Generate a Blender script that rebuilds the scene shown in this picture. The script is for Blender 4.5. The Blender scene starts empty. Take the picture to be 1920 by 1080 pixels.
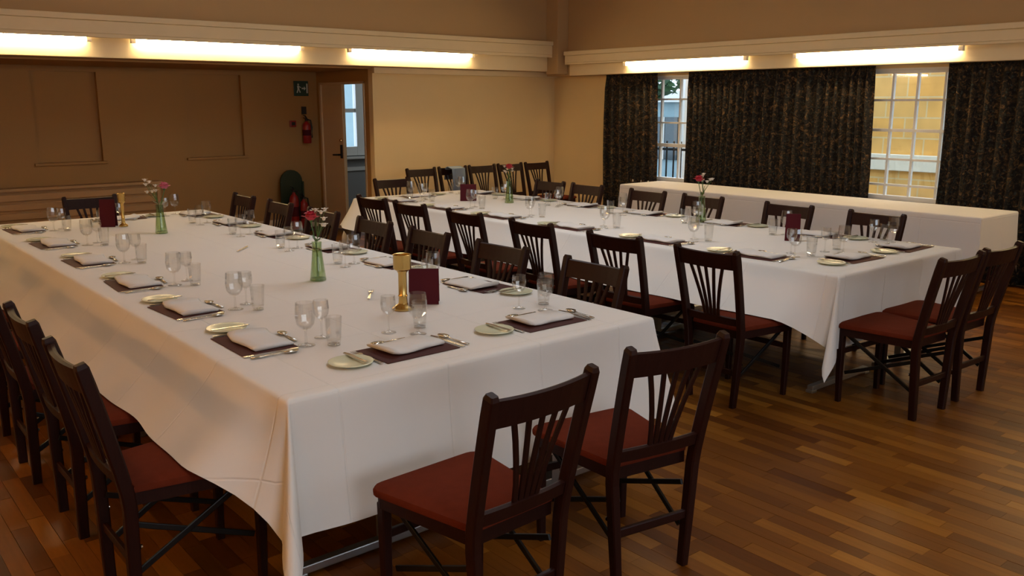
import bpy, math, random
from mathutils import Matrix, Vector
random.seed(7)
PI = math.pi
SC = bpy.context.scene
COL = SC.collection

# ------------------------------------------------------------------ camera
CAM_X = Vector((0.76930926, -0.63887656, 0.0))
CAM_D = Vector((-0.13074468, -0.15743744, -0.97883568))   # image down
CAM_F = Vector((0.62535517, 0.75302735, -0.20464779))     # forward
CAM_H = 1.70
FPX = 1650.144
cam_data = bpy.data.cameras.new('camera')
cam = bpy.data.objects.new('camera', cam_data)
COL.objects.link(cam)
m3 = Matrix((CAM_X, -CAM_D, -CAM_F)).transposed()
cam.matrix_world = Matrix.Translation((0, 0, CAM_H)) @ m3.to_4x4()
cam_data.sensor_width = 36.0
cam_data.lens = 36.0 * FPX / 1920.0
cam_data.clip_start = 0.05
cam_data.clip_end = 200
SC.camera = cam

# ------------------------------------------------------------------ world, exposure, big lights
SC.view_settings.view_transform = 'Standard'
SC.view_settings.look = 'None'
SC.view_settings.gamma = 1.0
SC.view_settings.exposure = -0.40
SC.view_settings.use_curve_mapping = False
SC.cycles.max_bounces = 8
SC.cycles.diffuse_bounces = 4
SC.cycles.glossy_bounces = 3
SC.cycles.transparent_max_bounces = 24
SC.cycles.caustics_reflective = False
SC.cycles.caustics_refractive = False
SC.cycles.use_denoising = True

SKY = (0.55, 0.66, 0.80)
SKY_STRENGTH = 5.6
TUBE_COLOR = (1.0, 0.75, 0.43)
TUBE_STRENGTH = 72.0
AMBER_COLOR = (1.0, 0.50, 0.18)   # added warm fill tubes on the unseen opposite wall
AMBER_STRENGTH = 62.0
REAR_FILL_POWER = 22.0
ROOF_FILL_POWER = 42.0
ROOF_FILL_COLOR = (1.0, 0.92, 0.80)
REAR_FILL_COLOR = (1.0, 0.95, 0.86)

world = bpy.data.worlds.new('overcast_dusk_sky')
SC.world = world
world.use_nodes = True
bg = world.node_tree.nodes['Background']
bg.inputs[0].default_value = (*SKY, 1)
bg.inputs[1].default_value = SKY_STRENGTH

# added fill lamps behind the camera, set in unseen made-up windows
for k, (lx, dp) in enumerate(((0.6, 1.25), (4.6, 0.3))):
    ld = bpy.data.lights.new('window_daylight', 'AREA')
    ld.shape = 'RECTANGLE'; ld.size = 2.0; ld.size_y = 1.5
    ld.energy = REAR_FILL_POWER * dp; ld.color = REAR_FILL_COLOR
    lo = bpy.data.objects.new('window_daylight', ld)
    COL.objects.link(lo)
    lo.location = (lx, -3.05, 1.75)
    lo.rotation_euler = (math.radians(90), 0, 0)
    lo.rotation_euler = (Vector((0, 1, -0.12)).to_track_quat('-Z', 'Y')).to_euler()

# added overhead fill lamps in the unseen ceiling, near end and middle of room
ROOF_FILL = [(0.9, 2.5, -0.9, 0.9), (3.4, 5.0, 3.9, 6.1)]
for (a, b, c, d), pw in zip(ROOF_FILL, (1.0, 0.8)):
    ld = bpy.data.lights.new('rooflight', 'AREA')
    ld.shape = 'RECTANGLE'; ld.size = b - a; ld.size_y = d - c
    ld.energy = ROOF_FILL_POWER * pw; ld.color = ROOF_FILL_COLOR; ld.spread = math.radians(150)
    lo = bpy.data.objects.new('rooflight', ld)
    COL.objects.link(lo)
    lo.location = ((a + b) / 2, (c + d) / 2, 3.95)

# ------------------------------------------------------------------ materials
def mat(name, color, rough=0.5, metal=0.0, spec=0.5, noise=0.0, nscale=8.0, bump=0.0, bscale=60.0, stretch=None, coat=0.0):
    m = bpy.data.materials.new(name); m.use_nodes = True
    nt = m.node_tree; b = nt.nodes['Principled BSDF']
    b.inputs['Base Color'].default_value = (*color, 1)
    b.inputs['Roughness'].default_value = rough
    b.inputs['Metallic'].default_value = metal
    b.inputs['Specular IOR Level'].default_value = spec
    if coat: b.inputs['Coat Weight'].default_value = coat
    tc = nt.nodes.new('ShaderNodeTexCoord')
    src = tc.outputs['Object']
    if stretch:
        mp = nt.nodes.new('ShaderNodeMapping'); mp.inputs['Scale'].default_value = stretch
        nt.links.new(src, mp.inputs['Vector']); src = mp.outputs['Vector']
    if noise:
        n = nt.nodes.new('ShaderNodeTexNoise'); n.inputs['Scale'].default_value = nscale; n.inputs['Detail'].default_value = 4
        nt.links.new(src, n.inputs['Vector'])
        mr = nt.nodes.new('ShaderNodeMapRange')
        mr.inputs['To Min'].default_value = 1 - noise; mr.inputs['To Max'].default_value = 1 + noise
        nt.links.new(n.outputs['Fac'], mr.inputs['Value'])
        mx = nt.nodes.new('ShaderNodeMix'); mx.data_type = 'RGBA'; mx.blend_type = 'MULTIPLY'
        mx.inputs['Factor'].default_value = 1.0
        mx.inputs['A'].default_value = (*color, 1)
        nt.links.new(mr.outputs['Result'], mx.inputs['B'])
        nt.links.new(mx.outputs['Result'], b.inputs['Base Color'])
    if bump:
        n2 = nt.nodes.new('ShaderNodeTexNoise'); n2.inputs['Scale'].default_value = bscale; n2.inputs['Detail'].default_value = 3
        nt.links.new(src, n2.inputs['Vector'])
        bp = nt.nodes.new('ShaderNodeBump'); bp.inputs['Strength'].default_value = bump; bp.inputs['Distance'].default_value = 0.01
        nt.links.new(n2.outputs['Fac'], bp.inputs['Height'])
        nt.links.new(bp.outputs['Normal'], b.inputs['Normal'])
    return m

def glass_mat(name, tint=(0.97, 0.97, 0.96), gloss=0.12, rough=0.02):
    m = bpy.data.materials.new(name); m.use_nodes = True
    nt = m.node_tree
    for n in list(nt.nodes):
        if n.type != 'OUTPUT_MATERIAL': nt.nodes.remove(n)
    out = nt.nodes['Material Output']
    tr = nt.nodes.new('ShaderNodeBsdfTransparent'); tr.inputs[0].default_value = (*tint, 1)
    gl = nt.nodes.new('ShaderNodeBsdfGlossy'); gl.inputs['Roughness'].default_value = rough
    lw = nt.nodes.new('ShaderNodeLayerWeight'); lw.inputs['Blend'].default_value = 0.25
    mr = nt.nodes.new('ShaderNodeMapRange'); mr.inputs['To Min'].default_value = gloss * 0.45; mr.inputs['To Max'].default_value = min(1, gloss * 5)
    mix = nt.nodes.new('ShaderNodeMixShader')
    nt.links.new(lw.outputs['Facing'], mr.inputs['Value'])
    nt.links.new(mr.outputs['Result'], mix.inputs[0])
    nt.links.new(tr.outputs[0], mix.inputs[1]); nt.links.new(gl.outputs[0], mix.inputs[2])
    nt.links.new(mix.outputs[0], out.inputs[0])
    return m

def emit_mat(name, color, strength):
    m = bpy.data.materials.new(name); m.use_nodes = True
    b = m.node_tree.nodes['Principled BSDF']
    b.inputs['Base Color'].default_value = (0.8, 0.8, 0.8, 1)
    b.inputs['Emission Color'].default_value = (*color, 1)
    b.inputs['Emission Strength'].default_value = strength
    return m

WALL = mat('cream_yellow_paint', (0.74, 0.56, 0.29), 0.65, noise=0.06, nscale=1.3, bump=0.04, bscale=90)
ALCW = mat('tan_alcove_paint', (0.37, 0.205, 0.062), 0.65, noise=0.05, nscale=1.3, bump=0.04, bscale=90)  # cream wall paint with the alcove's shade put into the colour
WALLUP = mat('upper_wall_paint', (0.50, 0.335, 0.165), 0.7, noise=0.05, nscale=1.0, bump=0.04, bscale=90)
FASCIA = mat('cream_gloss_fascia', (0.78, 0.64, 0.40), 0.5, noise=0.03)
CEIL = mat('ceiling_paint', (0.66, 0.58, 0.46), 0.8, noise=0.04)
DADO = mat('grey_lobby_paint', (0.30, 0.30, 0.30), 0.6)
WHITE = mat('white_gloss_paint', (0.80, 0.79, 0.76), 0.35, noise=0.02)
WOOD = mat('dark_mahogany', (0.018, 0.0042, 0.0026), 0.45, spec=0.16, noise=0.35, nscale=10, stretch=(12, 12, 1.2), bump=0.05, bscale=30)
SEAT = mat('brick_red_seat_cloth', (0.108, 0.019, 0.008), 0.9, spec=0.05, noise=0.15, nscale=30, bump=0.2, bscale=400)
BLACKM = mat('black_painted_metal', (0.012, 0.012, 0.012), 0.4, metal=0.6)
STEEL = mat('brushed_steel', (0.62, 0.60, 0.55), 0.22, metal=1.0)
GREYM = mat('grey_metal', (0.42, 0.42, 0.42), 0.35, metal=0.9)
BRASS = mat('polished_brass', (0.62, 0.42, 0.14), 0.25, metal=1.0, noise=0.12, nscale=40)
MENU = mat('burgundy_card', (0.066, 0.006, 0.011), 0.7, spec=0.15)
MATM = mat('burgundy_paper_mat', (0.060, 0.016, 0.014), 0.75, spec=0.2, noise=0.12, nscale=20)
NAPK = mat('white_napkin_linen', (0.66, 0.65, 0.65), 0.85, bump=0.15, bscale=300)
PLATE = mat('pale_green_white_china', (0.64, 0.66, 0.48), 0.22, spec=0.6)
GLASS = glass_mat('clear_drinking_glass', (0.982, 0.982, 0.976), 0.095)
VASEG = glass_mat('green_bottle_glass', (0.80, 0.88, 0.72), 0.12)
PANE = glass_mat('window_glass', (0.96, 0.98, 0.98), 0.05)
STEM = mat('green_stem', (0.06, 0.14, 0.03), 0.5)
LEAF = mat('green_leaf', (0.07, 0.12, 0.03), 0.5, noise=0.2)
REDFL = mat('red_petals', (0.42, 0.012, 0.035), 0.6, noise=0.2, nscale=30)
PINKFL = mat('pink_petals', (0.50, 0.10, 0.17), 0.6, noise=0.2, nscale=30)
WHITEFL = mat('white_petals', (0.70, 0.62, 0.52), 0.6, noise=0.1, nscale=30)
SIGNG = mat('dark_green_sign', (0.01, 0.045, 0.03), 0.4)
SIGNW = mat('pale_sign_symbol', (0.55, 0.60, 0.55), 0.5)
REDP = mat('red_enamel', (0.28, 0.012, 0.010), 0.3)
GREENP = mat('dark_green_board', (0.014, 0.028, 0.010), 0.5)
BLACKP = mat('black_plastic', (0.012, 0.012, 0.012), 0.4)
SLATM = mat('tan_radiator_paint', (0.48, 0.29, 0.12), 0.5, noise=0.05)
DOORM = mat('door_paint', (0.62, 0.47, 0.28), 0.45, noise=0.04)
TABLEM = mat('brown_table_laminate', (0.10, 0.055, 0.03), 0.5, noise=0.1)
BLUEC = mat('blue_grey_cloth', (0.20, 0.26, 0.34), 0.85)
TUBEM = emit_mat('warm_fluorescent_tube', TUBE_COLOR, TUBE_STRENGTH)
AMBERM = emit_mat('amber_fluorescent_tube', AMBER_COLOR, AMBER_STRENGTH)
STONE_D = mat('asphalt_yard', (0.18, 0.18, 0.18), 0.9, noise=0.15)
FOLI = mat('tree_foliage', (0.05, 0.13, 0.05), 0.7, noise=0.3, nscale=3)
BARK = mat('tree_bark', (0.07, 0.05, 0.035), 0.9)
TEAL = mat('blue_grey_cladding', (0.30, 0.42, 0.46), 0.5, noise=0.15, nscale=2)
DARKG = mat('dark_window_glass', (0.03, 0.05, 0.06), 0.12, spec=0.8)
CREAMB = mat('cream_render_band', (0.80, 0.74, 0.60), 0.8)

def cloth_mat():
    m = bpy.data.materials.new('white_table_linen'); m.use_nodes = True
    nt = m.node_tree; b = nt.nodes['Principled BSDF']
    b.inputs['Base Color'].default_value = (0.70, 0.685, 0.67, 1)
    b.inputs['Roughness'].default_value = 0.8
    b.inputs['Specular IOR Level'].default_value = 0.3
    tc = nt.nodes.new('ShaderNodeTexCoord')
    mp = nt.nodes.new('ShaderNodeMapping'); mp.inputs['Scale'].default_value = (1, 1, 1)
    nt.links.new(tc.outputs['UV'], mp.inputs['Vector'])
    br = nt.nodes.new('ShaderNodeTexBrick'); br.offset = 0.0
    br.inputs['Scale'].default_value = 1.0; br.inputs['Mortar Size'].default_value = 0.006
    br.inputs['Mortar Smooth'].default_value = 1.0
    br.inputs['Brick Width'].default_value = 0.46; br.inputs['Row Height'].default_value = 0.53
    nt.links.new(mp.outputs[0], br.inputs['Vector'])
    n = nt.nodes.new('ShaderNodeTexNoise'); n.inputs['Scale'].default_value = 2.5; n.inputs['Detail'].default_value = 4
    nt.links.new(tc.outputs['UV'], n.inputs['Vector'])
    ad = nt.nodes.new('ShaderNodeMath'); ad.operation = 'MULTIPLY_ADD'
    ad.inputs[1].default_value = -0.35
    nt.links.new(br.outputs['Fac'], ad.inputs[0]); nt.links.new(n.outputs['Fac'], ad.inputs[2])
    bp = nt.nodes.new('ShaderNodeBump'); bp.inputs['Strength'].default_value = 0.35; bp.inputs['Distance'].default_value = 0.02
    nt.links.new(ad.outputs[0], bp.inputs['Height']); nt.links.new(bp.outputs[0], b.inputs['Normal'])
    return m
CLOTH = cloth_mat()

def curtain_mat():
    m = bpy.data.materials.new('patterned_curtain_fabric'); m.use_nodes = True
    nt = m.node_tree; b = nt.nodes['Principled BSDF']; b.inputs['Roughness'].default_value = 0.85
    b.inputs['Specular IOR Level'].default_value = 0.2
    tc = nt.nodes.new('ShaderNodeTexCoord')
    n1 = nt.nodes.new('ShaderNodeTexNoise'); n1.inputs['Scale'].default_value = 24; n1.inputs['Detail'].default_value = 3; n1.inputs['Distortion'].default_value = 1.2
    nt.links.new(tc.outputs['UV'], n1.inputs['Vector'])
    r = nt.nodes.new('ShaderNodeValToRGB'); e = r.color_ramp.elements
    e[0].position = 0.42; e[0].color = (0.010, 0.008, 0.008, 1)
    e[1].position = 0.74; e[1].color = (0.20, 0.115, 0.045, 1)
    x = e.new(0.50); x.color = (0.020, 0.018, 0.014, 1)
    x = e.new(0.58); x.color = (0.045, 0.027, 0.013, 1)
    nt.links.new(n1.outputs['Fac'], r.inputs[0])
    n2 = nt.nodes.new('ShaderNodeTexNoise'); n2.inputs['Scale'].default_value = 29; n2.inputs['Detail'].default_value = 2
    nt.links.new(tc.outputs['UV'], n2.inputs['Vector'])
    r2 = nt.nodes.new('ShaderNodeValToRGB'); r2.color_ramp.elements[0].position = 0.60; r2.color_ramp.elements[1].position = 0.68
    nt.links.new(n2.outputs['Fac'], r2.inputs[0])
    mx = nt.nodes.new('ShaderNodeMix'); mx.data_type = 'RGBA'
    nt.links.new(r2.outputs[0], mx.inputs['Factor']); nt.links.new(r.outputs[0], mx.inputs['A'])
    mx.inputs['B'].default_value = (0.040, 0.050, 0.040, 1)
    nt.links.new(mx.outputs['Result'], b.inputs['Base Color'])
    return m
CURT = curtain_mat()

def plank_mat():
    m = bpy.data.materials.new('oiled_oak_strip'); m.use_nodes = True
    nt = m.node_tree; b = nt.nodes['Principled BSDF']
    b.inputs['Roughness'].default_value = 0.40; b.inputs['Specular IOR Level'].default_value = 0.20
    at = nt.nodes.new('ShaderNodeAttribute'); at.attribute_name = 'tone'
    r = nt.nodes.new('ShaderNodeValToRGB'); e = r.color_ramp.elements
    e[0].position = 0.0; e[0].color = (0.082, 0.023, 0.002, 1)
    e[1].position = 1.0; e[1].color = (0.27, 0.106, 0.012, 1)
    x = e.new(0.5); x.color = (0.150, 0.049, 0.004, 1)
    nt.links.new(at.outputs['Fac'], r.inputs[0])
    tc = nt.nodes.new('ShaderNodeTexCoord')
    mp = nt.nodes.new('ShaderNodeMapping'); mp.inputs['Scale'].default_value = (40, 2.5, 1)
    nt.links.new(tc.outputs['Object'], mp.inputs['Vector'])
    n = nt.nodes.new('ShaderNodeTexNoise'); n.inputs['Scale'].default_value = 1.5; n.inputs['Detail'].default_value = 5
    nt.links.new(mp.outputs[0], n.inputs['Vector'])
    mr = nt.nodes.new('ShaderNodeMapRange'); mr.inputs['To Min'].default_value = 0.72; mr.inputs['To Max'].default_value = 1.28
    nt.links.new(n.outputs['Fac'], mr.inputs['Value'])
    mx = nt.nodes.new('ShaderNodeMix'); mx.data_type = 'RGBA'; mx.blend_type = 'MULTIPLY'; mx.inputs['Factor'].default_value = 1
    nt.links.new(r.outputs[0], mx.inputs['A']); nt.links.new(mr.outputs[0], mx.inputs['B'])
    nt.links.new(mx.outputs['Result'], b.inputs['Base Color'])
    return m
PLANK = plank_mat()

def stone_mat():
    m = bpy.data.materials.new('yellow_stone_wall'); m.use_nodes = True
    nt = m.node_tree; b = nt.nodes['Principled BSDF']; b.inputs['Roughness'].default_value = 0.9
    tc = nt.nodes.new('ShaderNodeTexCoord')
    mp = nt.nodes.new('ShaderNodeMapping'); mp.inputs['Rotation'].default_value = (0, 0, 0)
    sx = nt.nodes.new('ShaderNodeSeparateXYZ'); cx = nt.nodes.new('ShaderNodeCombineXYZ')
    nt.links.new(tc.outputs['Object'], sx.inputs[0])
    nt.links.new(sx.outputs['Y'], cx.inputs['X']); nt.links.new(sx.outputs['Z'], cx.inputs['Y'])
    br = nt.nodes.new('ShaderNodeTexBrick'); br.inputs['Scale'].default_value = 1.0
    br.inputs['Brick Width'].default_value = 0.62; br.inputs['Row Height'].default_value = 0.30; br.inputs['Mortar Size'].default_value = 0.012
    br.inputs['Color1'].default_value = (0.80, 0.42, 0.10, 1); br.inputs['Color2'].default_value = (0.74, 0.44, 0.14, 1)
    br.inputs['Mortar'].default_value = (0.70, 0.52, 0.26, 1)
    nt.links.new(cx.outputs[0], br.inputs['Vector'])
    n = nt.nodes.new('ShaderNodeTexNoise'); n.inputs['Scale'].default_value = 2.2; n.inputs['Detail'].default_value = 5
    nt.links.new(tc.outputs['Object'], n.inputs['Vector'])
    mr = nt.nodes.new('ShaderNodeMapRange'); mr.inputs['To Min'].default_value = 0.6; mr.inputs['To Max'].default_value = 1.35
    nt.links.new(n.outputs['Fac'], mr.inputs['Value'])
    mx = nt.nodes.new('ShaderNodeMix'); mx.data_type = 'RGBA'; mx.blend_type = 'MULTIPLY'; mx.inputs['Factor'].default_value = 1
    nt.links.new(br.outputs['Color'], mx.inputs['A']); nt.links.new(mr.outputs[0], mx.inputs['B'])
    nt.links.new(mx.outputs['Result'], b.inputs['Base Color'])
    return m
STONE = stone_mat()

# ------------------------------------------------------------------ mesh helpers
class MB:
    """collects shapes and links them as ONE mesh object"""
    def __init__(s): s.v = []; s.f = []
    def add(s, vs, fs):
        o = len(s.v); s.v += [tuple(p) for p in vs]; s.f += [tuple(i + o for i in f) for f in fs]; return s
    def box(s, x0, x1, y0, y1, z0, z1):
        vs = [(x0, y0, z0), (x1, y0, z0), (x1, y1, z0), (x0, y1, z0), (x0, y0, z1), (x1, y0, z1), (x1, y1, z1), (x0, y1, z1)]
        return s.add(vs, [(0, 3, 2, 1), (4, 5, 6, 7), (0, 1, 5, 4), (1, 2, 6, 5), (2, 3, 7, 6), (3, 0, 4, 7)])
    def sweep(s, path, w, d, side=(1, 0, 0), scales=None):
        """rectangular section (w along 'side', d across) swept along a path"""
        side = Vector(side); n = len(path); P = [Vector(p) for p in path]; rings = []
        for i, p in enumerate(P):
            t = (P[min(i + 1, n - 1)] - P[max(i - 1, 0)]).normalized()
            a = (side - t * side.dot(t)).normalized(); b = t.cross(a)
            k = scales[i] if scales else 1.0
            hw, hd = w * k / 2, d * k / 2; c = 0.25
            rings.append([p + a * x + b * y for x, y in ((-hw, -hd * (1 - c)), (-hw * (1 - c), -hd), (hw * (1 - c), -hd), (hw, -hd * (1 - c)),
                                                         (hw, hd * (1 - c)), (hw * (1 - c), hd), (-hw * (1 - c), hd), (-hw, hd * (1 - c)))])
        return s.rings(rings)
    def rings(s, rings, cap=True, closed=True):
        k = len(rings[0]); vs = [p for r in rings for p in r]; fs = []
        for i in range(len(rings) - 1):
            for j in range(k if closed else k - 1):
                a = i * k + j; b = i * k + (j + 1) % k
                fs.append((a, b, b + k, a + k))
        if cap:
            fs.append(tuple(range(k - 1, -1, -1))); fs.append(tuple((len(rings) - 1) * k + j for j in range(k)))
        return s.add(vs, fs)
    def tube(s, path, r, seg=8, rs=None):
        P = [Vector(p) for p in path]; n = len(P); rings = []
        up = Vector((0, 0, 1))
        for i, p in enumerate(P):
            t = (P[min(i + 1, n - 1)] - P[max(i - 1, 0)]).normalized()
            a = t.cross(up)
            if a.length < 1e-4: a = t.cross(Vector((1, 0, 0)))
            a.normalize(); b = t.cross(a); rr = rs[i] if rs else r
            rings.append([p + a * (rr * math.cos(2 * PI * j / seg)) + b * (rr * math.sin(2 * PI * j / seg)) for j in range(seg)])
        return s.rings(rings)
    def lathe(s, prof, seg=14, c=(0, 0, 0), cap=True):
        return s.rings([[(c[0] + r * math.cos(2 * PI * j / seg), c[1] + r * math.sin(2 * PI * j / seg), c[2] + z) for j in range(seg)] for r, z in prof], cap)
    def plate(s, pts, z0, z1):
        n = len(pts)
        vs = [(x, y, z0) for x, y in pts] + [(x, y, z1) for x, y in pts]
        fs = [tuple(range(n - 1, -1, -1)), tuple(range(n, 2 * n))] + [(i, (i + 1) % n, n + (i + 1) % n, n + i) for i in range(n)]
        return s.add(vs, fs)
    def ball(s, c, r, seg=8, rows=5, sq=1.0, jitter=0.0):
        prof = [(max(1e-4, r * math.sin(PI * i / rows)), -r * sq * math.cos(PI * i / rows)) for i in range(rows + 1)]
        rings = [[(c[0] + q * math.cos(2 * PI * j / seg) * (1 + random.uniform(-jitter, jitter)), c[1] + q * math.sin(2 * PI * j / seg) * (1 + random.uniform(-jitter, jitter)), c[2] + z * (1 + random.uniform(-jitter, jitter))) for j in range(seg)] for q, z in prof]
        return s.rings(rings)
    def mesh(s, name, m, smooth=False, bevel=0.0):
        me = bpy.data.meshes.new(name); me.from_pydata(s.v, [], s.f)
        me.materials.append(m); me.validate(); me.update()
        if smooth: me.shade_smooth()
        return me
    def build(s, name, m, parent=None, smooth=False, bevel=0.0):
        o = bpy.data.objects.new(name, s.mesh(name, m, smooth)); COL.objects.link(o)
        if parent is not None: o.parent = parent
        if smooth:
            try: o.data.set_sharp_from_angle(angle=math.radians(40))
            except Exception: pass
        if bevel:
            b = o.modifiers.new('bevel', 'BEVEL'); b.width = bevel; b.segments = 2; b.limit_method = 'ANGLE'
        return o

def tag(o, label, cat, group=None):
    o['label'] = label; o['category'] = cat
    if group: o['group'] = group
    return o
def thing(name, loc=(0, 0, 0), rz=0.0):
    o = bpy.data.objects.new(name, None); COL.objects.link(o); o.location = loc; o.rotation_euler = (0, 0, rz)
    o.empty_display_size = 0.1
    return o
def struct(name, mb, m, parent=None, bevel=0.0):
    o = mb.build(name, m, parent, bevel=bevel)
    if parent is None: o['kind'] = 'structure'
    return o
def copy_tree(o, parent=None):
    c = o.copy(); COL.objects.link(c); c.parent = parent
    for ch in KIDS.get(o.name, []): copy_tree(ch, c)
    return c
KIDS = {}
def remember(o):
    KIDS[o.name] = list(o.children)
    for c in o.children: remember(c)

# ================================================================== ROOM SHELL
RX0, RX1, RY0, RY1 = -2.6, 9.0, -3.2, 9.85
ALC = 11.34       # alcove rear wall
DX = 5.9          # return wall that holds the door
# floor: slab + oak strips
floor = struct('floor', MB().box(RX0, RX1, RY0, 12.7, -0.12, -0.004), mat('floor_underlay', (0.10, 0.045, 0.018), 0.6))
def proj(p):
    d = Vector(p) - Vector((0, 0, CAM_H)); z = d.dot(CAM_F)
    if z < 0.3: return None
    return 960 + FPX * d.dot(CAM_X) / z, 540 + FPX * d.dot(CAM_D) / z, z
strips = []
rp = random.Random(3)
W = 0.07
x = -1.0
while x < 8.98:
    y = 0.6 - rp.uniform(0, 0.45)
    while y < 11.3:
        L = rp.choice((0.28, 0.35, 0.42, 0.42, 0.5))
        if not (x > DX - 0.05 and y > 9.8): strips.append((x, y, L, min(1, max(0, rp.gauss(0.45, 0.27))), rp.uniform(-0.0006, 0.0006)))
        y += L
    x += W
def strip_score(s):
    c = proj((s[0] + W / 2, s[1] + s[2] / 2, 0))
    if not c or not (-20 < c[0] < 1940 and -20 < c[1] < 1100): return 0
    x, y = s[0], s[1] + s[2] / 2
    if 1.15 < x < 3.0 and y > 2.55: return 0
    if 4.5 < x < 6.1 and y > 2.9: return 0
    if 1.25 < x < 2.1 and 1.9 < y < 2.5: return 0
    return 1 / c[2] ** 3
strips.sort(key=strip_score, reverse=True)
def strip_box(mb, s):
    mb.box(s[0] + 0.0007, s[0] + W - 0.0007, s[1] + 0.0007, s[1] + s[2] - 0.0007, -0.004, s[4] - 0.0002)
def tone_attr(me, tones):
    a = me.attributes.new('tone', 'FLOAT', 'FACE'); a.data.foreach_set('value', tones)
for s in strips[:300]:
    mb = MB(); strip_box(mb, s); o = mb.build('plank', PLANK, floor); tone_attr(o.data, [s[3]] * 6)
mb = MB()
for s in strips[300:]: strip_box(mb, s)
o = mb.build('plank_field', PLANK, floor); o['kind'] = 'stuff'
tone_attr(o.data, [t for s in strips[300:] for t in [s[3]] * 6])

CZ = 3.9
mb = MB()
(a, b, c, d), (a2, b2, c2, d2) = ROOF_FILL
for x0, x1, y0, y1 in ((RX0, RX1 + 0.2, RY0, c), (RX0, a, c, d), (b, RX1 + 0.2, c, d), (RX0, RX1 + 0.2, d, c2), (RX0, a2, c2, d2), (b2, RX1 + 0.2, c2, d2), (RX0, RX1 + 0.2, d2, RY1)):
    mb.box(x0, x1, y0, y1, CZ, CZ + 0.1)
struct('ceiling', mb, CEIL)
for k, (a, b, c, d) in enumerate(ROOF_FILL):  # made-up rooflight frames around the overhead fill lamps
    w = thing('window_%d' % (k + 6)); w['kind'] = 'structure'
    MB().box(a - 0.06, a, c - 0.06, d + 0.06, CZ - 0.03, CZ).box(b, b + 0.06, c - 0.06, d + 0.06, CZ - 0.03, CZ).box(a, b, c - 0.06, c, CZ - 0.03, CZ).box(a, b, d, d + 0.06, CZ - 0.03, CZ).build('window_frame', WHITE, w)
    MB().box((a + b) / 2 - 0.02, (a + b) / 2 + 0.02, c, d, CZ - 0.02, CZ + 0.02).build('glazing_bar', WHITE, w)
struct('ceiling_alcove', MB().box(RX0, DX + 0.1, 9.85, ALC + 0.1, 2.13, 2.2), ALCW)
struct('wall_left', MB().box(RX0 - 0.1, RX0, RY0, ALC + 0.1, 0, CZ), WALL)
# unseen wall behind the camera, with two window openings added for the fill lamps
FW = [(-0.45, 1.65), (3.55, 5.65)]
mb = MB(); xs = RX0
for a, b in FW:
    mb.box(xs, a, RY0 - 0.15, RY0, 0, CZ); mb.box(a, b, RY0 - 0.15, RY0, 0, 0.9); mb.box(a, b, RY0 - 0.15, RY0, 2.6, CZ); xs = b
mb.box(xs, RX1 + 0.2, RY0 - 0.15, RY0, 0, CZ)
struct('wall_front', mb, WALL)
# yellow rear wall (right part), return wall with door opening, alcove rear wall
struct('wall_back', MB().box(DX, RX1 + 0.2, 9.85, 9.95, 0, 2.4), WALL)
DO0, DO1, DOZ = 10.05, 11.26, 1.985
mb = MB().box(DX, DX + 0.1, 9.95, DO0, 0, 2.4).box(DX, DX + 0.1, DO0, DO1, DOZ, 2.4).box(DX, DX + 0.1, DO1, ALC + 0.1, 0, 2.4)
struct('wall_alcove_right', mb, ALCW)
# alcove wall with two blind recesses
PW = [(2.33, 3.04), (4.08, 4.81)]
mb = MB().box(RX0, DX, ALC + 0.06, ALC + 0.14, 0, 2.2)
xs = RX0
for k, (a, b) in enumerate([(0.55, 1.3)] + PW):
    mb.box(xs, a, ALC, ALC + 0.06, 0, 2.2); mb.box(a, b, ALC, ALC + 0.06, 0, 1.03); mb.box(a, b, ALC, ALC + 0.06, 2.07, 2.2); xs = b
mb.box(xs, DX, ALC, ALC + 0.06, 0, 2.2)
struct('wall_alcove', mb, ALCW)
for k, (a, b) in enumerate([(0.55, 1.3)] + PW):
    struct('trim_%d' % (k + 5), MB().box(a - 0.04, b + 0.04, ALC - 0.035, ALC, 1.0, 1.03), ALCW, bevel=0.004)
# upper walls / bulkheads and pelmets
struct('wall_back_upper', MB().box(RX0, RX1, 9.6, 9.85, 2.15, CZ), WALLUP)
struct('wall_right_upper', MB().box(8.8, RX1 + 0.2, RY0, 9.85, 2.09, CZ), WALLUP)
struct('trim_1', MB().box(RX0, 8.62, 9.575, 9.6, 2.15, 2.38).box(RX0, 8.62, 9.47, 9.6, 2.377, 2.50).box(RX0, 8.62, 9.47, 9.482, 2.338, 2.377).box(RX0, 8.62, 9.45, 9.6, 2.50, 2.557), FASCIA, bevel=0.006)
struct('trim_2', MB().box(8.775, 8.8, RY0, 9.3, 2.09, 2.265).box(8.68, 8.8, RY0, 9.3, 2.262, 2.36).box(8.68, 8.692, RY0, 9.3, 2.236, 2.262).box(8.655, 8.8, RY0, 9.3, 2.36, 2.415), FASCIA, bevel=0.006)
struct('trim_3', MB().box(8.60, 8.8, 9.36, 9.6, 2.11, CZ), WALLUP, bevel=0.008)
struct('trim_4', MB().box(DX, RX1, 9.80, 9.85, 2.08, 2.15), FASCIA)
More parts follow.
